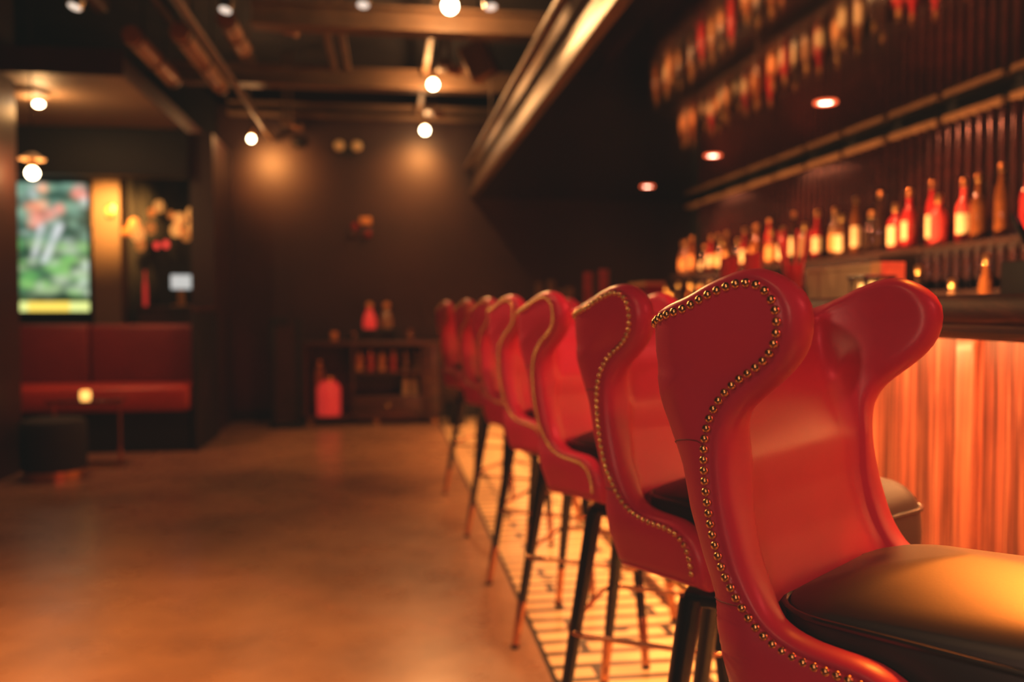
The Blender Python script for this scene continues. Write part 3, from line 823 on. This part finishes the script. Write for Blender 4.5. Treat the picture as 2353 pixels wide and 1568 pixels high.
q = MB(); q.lathe([(.002, 0), (.030, 0), (.034, .005), (.034, .085), (.030, .085), (.030, .012), (.002, .012)], n=18); q.build('glass', M['orange_label'], t)
q = MB(); q.lathe([(.002, .0125), (.027, .0125), (.027, .05), (.004, .056)], n=16); q.build('wax', M['candle'], t)
glassjar('low dull glass jar beside the black riser on the sideboard', (-.33, 8.25, .775), .045, .075, 'gl_dark')
glassjar('small brown glass jar at the bar end of the sideboard top', (.20, 8.28, .775), .035, .10, 'gl_amber')
# tall black stand with two posts
ts = thing('menu_stand', 'tall black two-post stand with brown panel beside the sideboard', 'stand', (-.92, 8.05, 0))
MB().box(-.14, .15, -.09, .09, 0, .022, .004).build('base', M['black'], ts)
for x in (-.135, .095): MB().box(x, x+.045, -.02, .02, .022, .99, .004).build('post', M['black'], ts)
MB().box(-.09, .095, -.008, .008, .05, .93).build('panel', M['wall'], ts)
MB().box(-.135, .03, -.025, .025, .93, .99, .004).build('top_bar', M['black'], ts)
# dried leaf arrangement beside sideboard
pl = thing('dried_plant', 'dry leafy plant in a dark pot between the sideboard and the stools', 'plant', (.62, 8.02, 0))
q = MB(); q.lathe([(.002, 0), (.075, 0), (.095, .22), (.085, .22), (.07, .02)], n=18); q.build('pot', M['black'], pl)
q = MB(); rp = random.Random(5)
for k in range(46):
    a = rp.uniform(0, 2*pi); h = rp.uniform(.25, .62); r = rp.uniform(.03, .19)
    c = Vector((r*cos(a), r*sin(a), h)); d = Vector((cos(a), sin(a), rp.uniform(-.2, .7))).normalized(); s_ = d.cross(Vector((0, 0, 1))).normalized()
    L_ = rp.uniform(.06, .11); w = L_*.3
    q.add([c-d*L_/2, c+s_*w, c+d*L_/2, c-s_*w], [(0, 1, 2, 3)])
q.build('foliage', M['gl_clear'], pl, False)
q = MB()
for k in range(9):
    a = k*.7; q.tube([(0, 0, .18), (.05*cos(a), .05*sin(a), .4), (.13*cos(a), .13*sin(a), .58)], .004, 6)
q.build('stem', M['cabwood'], pl)

# ------------------------------------------------------------------ things on the bar
CT = 1.0797
def cup_stack(label, x, y, n, r, m, group):
    t = thing('cup_stack', label, 'cups', (x, y, CT), group=group)
    for k in range(n):
        q = MB(); z = k*.042
        q.lathe([(r*.8, z), (r, z+.085), (r*1.04, z+.088), (r*.96, z+.088), (r*.76, z+.006)], n=20); q.build('cup', M[m], t)
cup_stack('stack of pinkish cups on the bar, nearer the back bar than the glass of straws', 1.42, 3.5, 4, .040, 'gl_pink', 'stacked cups on the bar')
cup_stack('stack of orange-pink cups on the bar beside the glass of straws', 1.40, 3.22, 4, .036, 'gl_pink', 'stacked cups on the bar')
def tall_glass(label, x, y, h, m, group, sticks=0):
    t = thing('tall_glass', label, 'glass', (x, y, CT), group=group)
    q = MB(); q.lathe([(.002, 0), (.030, 0), (.034, h), (.0315, h), (.0275, .01), (.002, .01)], n=18); q.build('glass', M[m], t)
    if sticks:
        rr = random.Random(3)
        for k in range(sticks):
            a = k*2*pi/sticks; q = MB(); q.tube([(.008*cos(a), .008*sin(a), .012), (.055*cos(a), .055*sin(a), h*1.75)], .0055, 8); q.build('straw', M['gl_pink'], t)
    return t
tall_glass('tall red glass holding a fan of pink straws on the bar', 1.40, 2.88, .155, 'gl_red', 'glasses on the bar', 7)
for k, (y, h) in enumerate(((7.95, .24), (7.35, .24), (5.95, .25), (5.50, .25), (6.6, .16), (6.9, .15))):
    tall_glass(['pale bottle-height glass at the back wall end of the bar', 'tall pale glass second from the back wall end of the bar', 'tall orange-lit glass above the second stool backrest', 'tall orange-lit glass next to the red carton on the bar', 'short glass between the tall pairs on the bar', 'short glass just beyond its twin on the bar'][k], 1.38, y, h, 'gl_pink' if k in (2, 3) else 'gl_clear', 'glasses on the bar')
t = thing('carton', 'red printed carton standing on the bar behind the second stool', 'carton', (1.36, 4.5, CT))
MB().box(-.05, .05, -.16, .16, 0, .135, .003).build('box', M['gl_red'], t, False)
MB().box(-.052, .052, -.162, .162, .118, .137, .002).build('lid', M['orange_label'], t, False)
t = thing('napkin_box', 'wide beige box on the bar behind the frontmost stool', 'box', (1.50, 2.67, CT))
MB().box(-.035, .035, -.23, .24, 0, .135, .004).build('box', M['paper'], t, False)
MB().box(-.038, .038, -.234, .244, .122, .138, .003).build('lid', M['paper'], t, False)
MB().box(-.040, .040, -.238, -.18, 0, .140, .002).build('end_band', M['orange_label'], t, False)
t = thing('candle_holder', 'square dark candle holder glowing cream in front of the beige box', 'candle holder', (1.412, 2.40, CT))
for dx in (-.045, .035):
    for dy in (-.045, .035): MB().box(dx, dx+.01, dy, dy+.01, 0, .095).build('post', M['cabwood'], t)
MB().box(-.05, .05, -.05, .05, .085, .097, .003).build('top_frame', M['cabwood'], t)
MB().box(-.05, .05, -.05, .05, 0, .008, .002).build('base', M['cabwood'], t)
q = MB(); q.lathe([(.002, .0085), (.036, .0085), (.036, .072), (.004, .078)], n=18); q.build('candle', M['candle'], t)
t = thing('utensil_caddy', 'black caddy with upright black bar tools and one reddish stick', 'caddy', (1.75, 2.12, CT))
MB().box(-.06, .06, -.10, .10, 0, .13, .004).build('box', M['black'], t)
for k in range(5):
    q = MB(); dy = -.07+.035*k; q.tube([(0, dy*.5, .12), (.0, dy*1.5+.02, .26)], [.007, .012], 10); q.build('tool', M['blackgloss' if k != 3 else 'gl_red'], t)
t = thing('till', 'black till terminal standing on the bar top beyond the caddy', 'till', (1.80, 1.86, CT))
MB().box(-.06, .06, -.12, .12, 0, .03, .005).build('base', M['black'], t)
o = MB().box(-.012, .012, -.14, .14, .03, .24, .005).build('display', M['blackgloss'], t)
glassjar('pale faceted jar of citrus at the open end of the bar', (1.62, 1.60, CT), .045, .16, 'gl_clear')
t = thing('pourer_bottle', 'slim dark bottle with red band on the bar beside the citrus jar', 'bottle', (1.66, 1.46, CT))
q = MB(); q.lathe([(.002, 0), (.028, 0), (.03, .005), (.03, .09), (.012, .12), (.011, .15)], n=16); q.build('body', M['gl_dark'], t)
q = MB(); q.lathe([(.0305, .03), (.0305, .06)], n=16); q.build('band', M['gl_red'], t)
t = thing('beer_tap', 'thin upright chrome tap standing on the bar', 'tap', (1.55, 1.72, CT))
q = MB(); q.lathe([(.03, 0), (.03, .008), (.009, .014), (.009, .12), (.012, .125), (.004, .13)], n=14); q.build('column', M['steel'], t)
q = MB(); q.tube([(0, 0, .11), (-.05, 0, .12), (-.06, 0, .09)], .006, 8); q.build('spout', M['steel'], t)

# ------------------------------------------------------------------ seating nook
bn = thing('banquette', 'dark red upholstered banquette with two back cushions in the nook', 'bench', (-2.35, 7.0, 0))
MB().box(-1.0, .86, -.16, .30, 0, .31).build('base', M['black'], bn)
for x0, x1 in ((-1.0, .042), (.05, .86)):
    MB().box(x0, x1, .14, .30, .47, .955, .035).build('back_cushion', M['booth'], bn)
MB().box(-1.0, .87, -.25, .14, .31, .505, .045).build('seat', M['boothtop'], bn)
pe = thing('bench_end_panel', 'black low panel closing the end of the banquette', 'panel', (-1.45, 7.1, 0))
MB().box(-.018, .018, -.30, .55, 0, 1.06, .004).build('board', M['black'], pe)
MB().box(-.024, .024, -.304, .554, 1.06, 1.085, .004).build('cap', M['cabwood'], pe)
tb = thing('side_table', 'small square glass-topped table with thin red-lit frame', 'table', (-2.045, 6.28, 0))
MB().box(-.235, .235, -.10, .12, .44, .456, .003).build('table_top', M['gl_dark'], tb)
for x in (-.222, .205):
    MB().box(x, x+.018, -.02, .02, .012, .44, .002).build('leg', M['copper'], tb)
MB().box(-.225, .225, -.11, .12, 0, .012, .004).build('base', M['gold'], tb)
t = thing('tealight', 'small glowing amber tealight on the side table', 'candle', (-2.035, 6.22, .456))
q = MB(); q.lathe([(.002, 0), (.028, 0), (.034, .03), (.030, .065), (.026, .065), (.026, .05), (.002, .048)], n=18); q.build('glass', M['candle'], t)
ot = thing('ottoman', 'round black upholstered ottoman on a gold ring foot before the table', 'ottoman', (-2.135, 5.92, 0))
q = MB(); q.lathe([(.01, .05), (.185, .05), (.195, .06), (.198, .20), (.195, .345), (.180, .366), (.13, .375), (.01, .378)], n=36); q.build('seat', M['velvet'], ot)
q = MB(); q.lathe([(.165, 0), (.175, 0), (.175, .05), (.165, .05)], n=32); q.build('base_ring', M['gold'], ot)
# display screen with foliage picture (vertex colours drive emission)
def screen():
    t = thing('display_screen', 'tall portrait display screen showing bright green foliage', 'screen', (-3.07, 8.56, 1.64))
    MB().box(-.355, .355, -.03, .03, -.62, .62, .01).build('bezel', M['blackgloss'], t)
    nx, nz = 44, 84; W_, H_ = .66, 1.18
    r = random.Random(4)
    def sm(x): return x
    blobs = []
    def blob(x, z, rx, rz, c, w=1.): blobs.append((x, z, rx, rz, c, w))
    for k in range(150):
        x, z = r.random(), r.random()
        if z > .55: c = r.choice([(.16, .28, .22), (.05, .10, .08), (.22, .36, .26), (.02, .04, .035), (.30, .36, .32)])
        else: c = r.choice([(.12, .34, .10), (.22, .46, .14), (.05, .12, .07), (.30, .42, .22), (.03, .06, .04), (.40, .48, .36)])
        blob(x, z, r.uniform(.05, .14), r.uniform(.02, .05), c, .8)
    for x, z, s in ((.30, .80, .10), (.42, .83, .08), (.50, .76, .09), (.34, .73, .10), (.62, .80, .07), (.30, .68, .07), (.90, .93, .09), (.97, .90, .06), (.40, .95, .07)):
        blob(x, z, s, s*.5, r.choice([(.85, .22, .12), (.95, .42, .25), (.80, .25, .20)]), 2.)
    for x, z in ((.28, .93), (.97, .87), (.98, .36), (.93, .24), (.30, .90)): blob(x, z, .06, .03, (.55, .58, .60), 1.6)
    for k in range(10):
        f = k/9; blob(.62-.20*f, .66-.26*f, .045, .022, (.50, .52, .55), 3.); blob(.38-.08*f, .66-.22*f, .04, .022, (.48, .50, .52), 2.6)
    V, F, Cc = [], [], []
    for j in range(nz+1):
        for i in range(nx+1):
            x, z = i/nx, j/nz
            V.append((-W_/2+W_*x, 0, -H_/2+H_*z))
            if z < .075: c = (.85, .62, .10) if .2 < x < .75 else (.65, .72, .25); w0 = 1
            else:
                acc = [.05, .09, .06]; ws = 1.
                for bx, bz, rx, rz, cc, w in blobs:
                    d = ((x-bx)/rx)**2+((z-bz)/rz)**2
                    if d < 4:
                        g_ = w*math.exp(-d*1.6)*3; ws += g_
                        for q_ in range(3): acc[q_] += (cc[q_]*1.25-.03)*g_
                c = tuple(a/ws for a in acc)
                if z < .12: c = tuple(a*.25 for a in c)
            Cc.append(c)
    for j in range(nz):
        for i in range(nx): a = j*(nx+1)+i; F.append((a, a+1, a+nx+2, a+nx+1))
    me = bpy.data.meshes.new('picture'); me.from_pydata(V, [], F); me.update()
    at = me.color_attributes.new('Col', 'FLOAT_COLOR', 'POINT')
    for i, c in enumerate(Cc): at.data[i].color = (*c, 1)
    m = bpy.data.materials.new('screen_picture'); m.use_nodes = True; nt = m.node_tree
    b = nt.nodes['Principled BSDF']; va = nt.nodes.new('ShaderNodeVertexColor'); va.layer_name = 'Col'
    nt.links.new(va.outputs['Color'], b.inputs['Emission Color']); b.inputs['Emission Strength'].default_value = 1.5
    b.inputs['Base Color'].default_value = (.01, .01, .01, 1); b.inputs['Roughness'].default_value = .3
    me.materials.append(m); o = link('picture', me, t); o.location = (0, -.031, 0)
screen()
# wall pier with amber glow, sconce on it
struct('wall_pier', MB().box(-2.66, -2.42, 8.40, 8.62, 0, 2.25), M['nookceil'], 'narrow plastered pier lit amber beside the display screen')
t = thing('wall_sconce', 'amber half-round wall sconce glowing on the plastered pier', 'wall light', (-2.50, 8.40, 1.96))
q = MB(); q.box(-.035, .035, -.015, 0, -.06, .06, .004); q.build('plate', M['brass'], t)
q = MB(); q.sphere((0, -.045, 0), .028, 14, (1, .8, 1.6)); q.build('shade', M['amber_glow'], t)
def lantern(label, x, y, z, orbs, top_=2.56):
    t = thing('amber_pendant', label, 'pendant light', (x, y, z), group='amber glass pendants in the nook')
    for dx, dz, r, mm in orbs:
        q = MB(); q.sphere((dx, 0, dz), r, 14, (1, 1, 1.25)); q.build('glass_shade', M[mm], t)
    q = MB()
    for dx, dz, r, mm in orbs: q.tube([(dx, .0, dz+r), (dx*.3, 0, .42), (0, 0, top_-z)], .005, 6)
    q.build('cord', M['black'], t)
lantern('amber pendant of hanging glass drops beside the plastered pier', -2.25, 8.3, 1.75, [(-.02, .08, .055, 'amber_glow'), (.01, .0, .06, 'amber_glow'), (.03, -.10, .045, 'amber_dim'), (.12, .06, .045, 'amber_dim'), (-.09, .02, .035, 'amber_dim')])
lantern('cluster of bright amber glass shades next to the partition', -1.80, 8.2, 1.78, [(-.06, .10, .05, 'amber_glow'), (.05, .15, .05, 'amber_glow'), (.06, .03, .055, 'amber_glow'), (-.09, .0, .05, 'amber_glow'), (.0, -.04, .05, 'amber_dim'), (-.13, .14, .03, 'amber_dim')])
lantern('single amber glass shade between the two clusters', -2.09, 8.45, 2.02, [(0, .0, .048, 'amber_glow'), (-.07, -.06, .035, 'amber_dim')])
lantern('pair of small red glass shades below the single amber shade', -2.03, 8.3, 1.66, [(.03, 0, .030, 'red_glow'), (-.05, -.01, .026, 'red_glow')])
hs = thing('host_desk', 'dark host desk at the rear of the nook behind the banquette', 'desk', (-1.92, 8.35, 0))
MB().box(-.30, .25, -.15, .15, 0, 1.06).build('body', M['cabwood'], hs)
MB().box(-.32, .26, -.17, .17, 1.06, 1.10, .005).build('top', M['cabwood'], hs)
t = thing('till_screen', 'small white lit till screen on the host desk', 'screen', (-1.87, 8.30, 1.10))
MB().box(-.095, .095, -.012, .012, .15, .29, .006).build('frame', M['black'], t)
MB().box(-.088, .088, -.0145, -.0125, .156, .284).build('display', M['screen'], t)
MB().box(-.03, .03, -.01, .03, .012, .15, .004).build('stand', M['orange_label'], t)
MB().box(-.08, .08, -.05, .05, 0, .012, .003).build('base', M['orange_label'], t)
t = thing('red_bottle', 'slender red bottle on the host desk edge by the pier', 'bottle', (-2.19, 8.32, 1.10))
q = MB(); q.lathe([(.002, 0), (.018, 0), (.019, .16), (.017, .2), (.009, .25), (.009, .32)], n=16); q.build('body', M['jar_painted_glow'], t)
# flush ceiling lamp in the nook
t = thing('flush_ceiling_lamp', 'round flush lamp on the nook ceiling by the wall end', 'ceiling light', (-2.42, 6.38, 2.56), group=None)
q = MB(); q.lathe([(.10, 0), (.13, -.012), (.13, -.028), (.10, -.04), (.01, -.042)], n=28); q.build('plate', M['nookceil'], t)
q = MB(); q.sphere((.06, .02, -.085), .022, 16, (1.5, 1, .9)); o = q.build('bulb', M['bulb'], t); o.visible_shadow = False
q = MB(); q.lathe([(.02, -.04), (.02, -.06)], (.06, .02, 0), 12); q.build('socket', M['brass'], t)
ld = bpy.data.lights.new('nook_light', 'POINT'); ld.energy = 9; ld.color = (1., .50, .17); ld.shadow_soft_size = .05
lo = link('nook_light', ld, t); lo.location = (.05, .05, -.13)
# cross beam in the nook
o = MB().box(-4.9, -1.66, 7.55, 7.72, 2.17, 2.56, .01).build('nook_header', M['black']); o['kind'] = 'structure'

# ------------------------------------------------------------------ lights
def area(name, loc, rot, sx, sy, e, col, spread=None):
    l = bpy.data.lights.new(name, 'AREA'); l.shape = 'RECTANGLE'; l.size = sx; l.size_y = sy; l.energy = e; l.color = col
    if spread: l.spread = spread
    o = link(name, l); o.location = loc; o.rotation_euler = rot; return o
def spotl(name, loc, target, e, col, deg, blend=.6, r=.05):
    l = bpy.data.lights.new(name, 'SPOT'); l.energy = e; l.color = col; l.spot_size = radians(deg); l.spot_blend = blend; l.shadow_soft_size = r
    o = link(name, l); o.location = loc; o.rotation_euler = (Vector(target)-Vector(loc)).to_track_quat('-Z', 'Y').to_euler(); return o
OR = (1., .36, .085)
WARM = (1., .50, .24)
# LED strip under the bar edge
area('under_bar_light', (1.160, (YB0+YB1)/2, 1.0195), (0, radians(-22), 0), .02, 8.4, 76, (1., .37, .12))
area('under_bar_light', (1.170, (YB0+YB1)/2, 1.0192), (0, radians(6), 0), .014, 8.4, 95, (1., .38, .11), radians(95))
area('under_bar_light', (1.3325, (YB0+YB1)/2, 1.0195), (0, radians(68), 0), .012, 8.4, 12, (1., .36, .11))
# ceiling spots on the floor
spotl('floor_spot', (-1.0, 1.0, 3.0), (-.95, 2.3, 0), 820, OR, 55, 1., .08)
spotl('floor_spot', (-.3, 3.6, 2.95), (-.3, 3.9, 0), 290, OR, 60, 1., .08)
spotl('floor_spot', (-.3, 6.4, 2.9), (-.1, 7.0, 0), 165, OR, 60, 1., .08)
# warm spots from above the walkway onto the stools
spotl('stool_spot', (-.9, -.3, 2.7), (.6, 1.6, .9), 30, WARM, 60, .8, .06)
spotl('stool_spot', (-.6, 1.9, 2.9), (.6, 2.9, .9), 55, WARM, 60, .8, .06)
spotl('stool_spot', (-.6, 3.6, 2.9), (.6, 4.4, .9), 40, WARM, 60, .8, .06)
# low key from beside the camera: throws the wing shadows into the seat backs
spotl('key_spot', (-1.55, -1.75, 1.62), (.62, 1.6, .95), 80, (1., .45, .29), 42, .7, .04)
# added unseen spot that gives the front seat its orange sheen
spotl('seat_sheen_spot', (1.42, 1.68, 2.15), (.80, .88, .79), 720, (1., .225, .025), 20, .9, .06)
# red wash from the bar side
spotl('red_spot', (1.9, -.3, 2.1), (.6, 1.9, .9), 50, (1., .10, .10), 80, .7, .06)
for y in (1.2, 2.8, 4.38, 6.0, 7.59):
    spotl('downlight_beam', (2.30, y, 2.155), (2.82, y-.2, 1.3), 75, (1., .24, .10), 110, .7, .03)
spotl('red_spot', (1.9, 1.6, 2.1), (.6, 2.9, .9), 90, (1., .10, .08), 80, .7, .06)
area('bottle_fill_light', (1.935, 4.6, .985), (0, radians(-110), 0), .03, 7., 110, (1., .46, .17), radians(80))  # added unseen light behind the counter, brightens the bottles
spotl('track_throw', (-1.55, 4.5, 2.60), (.6, 1.6, 1.0), 260, (1., .50, .20), 55, .8, .04)
spotl('pendant_throw', (.35, 4.9, 2.72), (.55, 1.9, 1.0), 170, (1., .50, .18), 50, .8, .05)
spotl('pendant_throw', (.345, 6.65, 2.73), (.55, 4.2, 1.0), 120, (1., .50, .18), 50, .8, .05)
# glow on the back wall under the two rear pendants, and the amber pier in the nook
spotl('bulb_throw', (.34, 8.05, 2.66), (.24, 8.6, 2.27), 46, OR, 95, 1., .04)
spotl('bulb_throw', (-1.16, 8.05, 2.55), (-1.05, 8.6, 2.36), 50, OR, 95, 1., .04)
spotl('bench_fill', (-1.95, 6.42, 2.5), (-2.0, 6.72, .5), 60, (1., .24, .11), 75, 1., .05)  # added spot without a lamp, brightens the banquette seat
spotl('red_corner_fill', (-1.15, 6.7, .5), (-1.56, 7.72, .42), 7, (1., .06, .05), 60, 1., .04)  # added spot without a body, reddens the partition end
spotl('sideboard_fill', (-.1, 7.45, 1.7), (-.05, 8.2, .6), 16, (1., .46, .16), 60, 1., .04)  # added unseen spot lifting the jars on the shelf
spotl('floor_spot', (-1.7, 1.5, 3.0), (-1.4, 2.5, 0), 330, OR, 40, 1., .08)
spotl('pier_fill', (-2.42, 7.9, 2.10), (-2.50, 8.4, 1.92), 110, (1., .45, .10), 80, 1., .03)  # extra unseen spot, added to strengthen the amber on the pier

w = bpy.data.worlds.new('World'); SC.world = w; w.use_nodes = True
bg = w.node_tree.nodes['Background']; bg.inputs['Color'].default_value = (.30, .10, .06, 1); bg.inputs['Strength'].default_value = .02

# ------------------------------------------------------------------ camera
F = 2000.; H = 1.08; VX, VY = 893., 708.
psi = math.atan((1176.5-VX)/F); ph = math.atan((784-VY)/F*cos(psi))
fw = Vector((sin(psi)*cos(ph), cos(psi)*cos(ph), -sin(ph)))
cd = bpy.data.cameras.new('camera'); cam = link('camera', cd); cam.location = (0, 0, H)
cam.rotation_euler = fw.to_track_quat('-Z', 'Y').to_euler()
cd.sensor_width = 36.; cd.lens = F/2353*36; cd.clip_start = .02
cd.dof.use_dof = True; cd.dof.focus_distance = 1.08; cd.dof.aperture_fstop = 2.35
SC.camera = cam

# ------------------------------------------------------------------ look
vs = SC.view_settings
vs.view_transform = 'Standard'; vs.look = 'None'; vs.exposure = 0.; vs.gamma = 1.
vs.use_curve_mapping = True
cm = vs.curve_mapping
cm.black_level = (-.0065, -.0078, -.0072); cm.white_level = (1.08, 1.10, 1.14); cm.update()
SC.cycles.use_denoising = True
SC.cycles.sample_clamp_indirect = 4.
SC.cycles.max_bounces = 6; SC.cycles.diffuse_bounces = 3; SC.cycles.glossy_bounces = 4; SC.cycles.transmission_bounces = 4
SC.cycles.caustics_reflective = False; SC.cycles.caustics_refractive = False
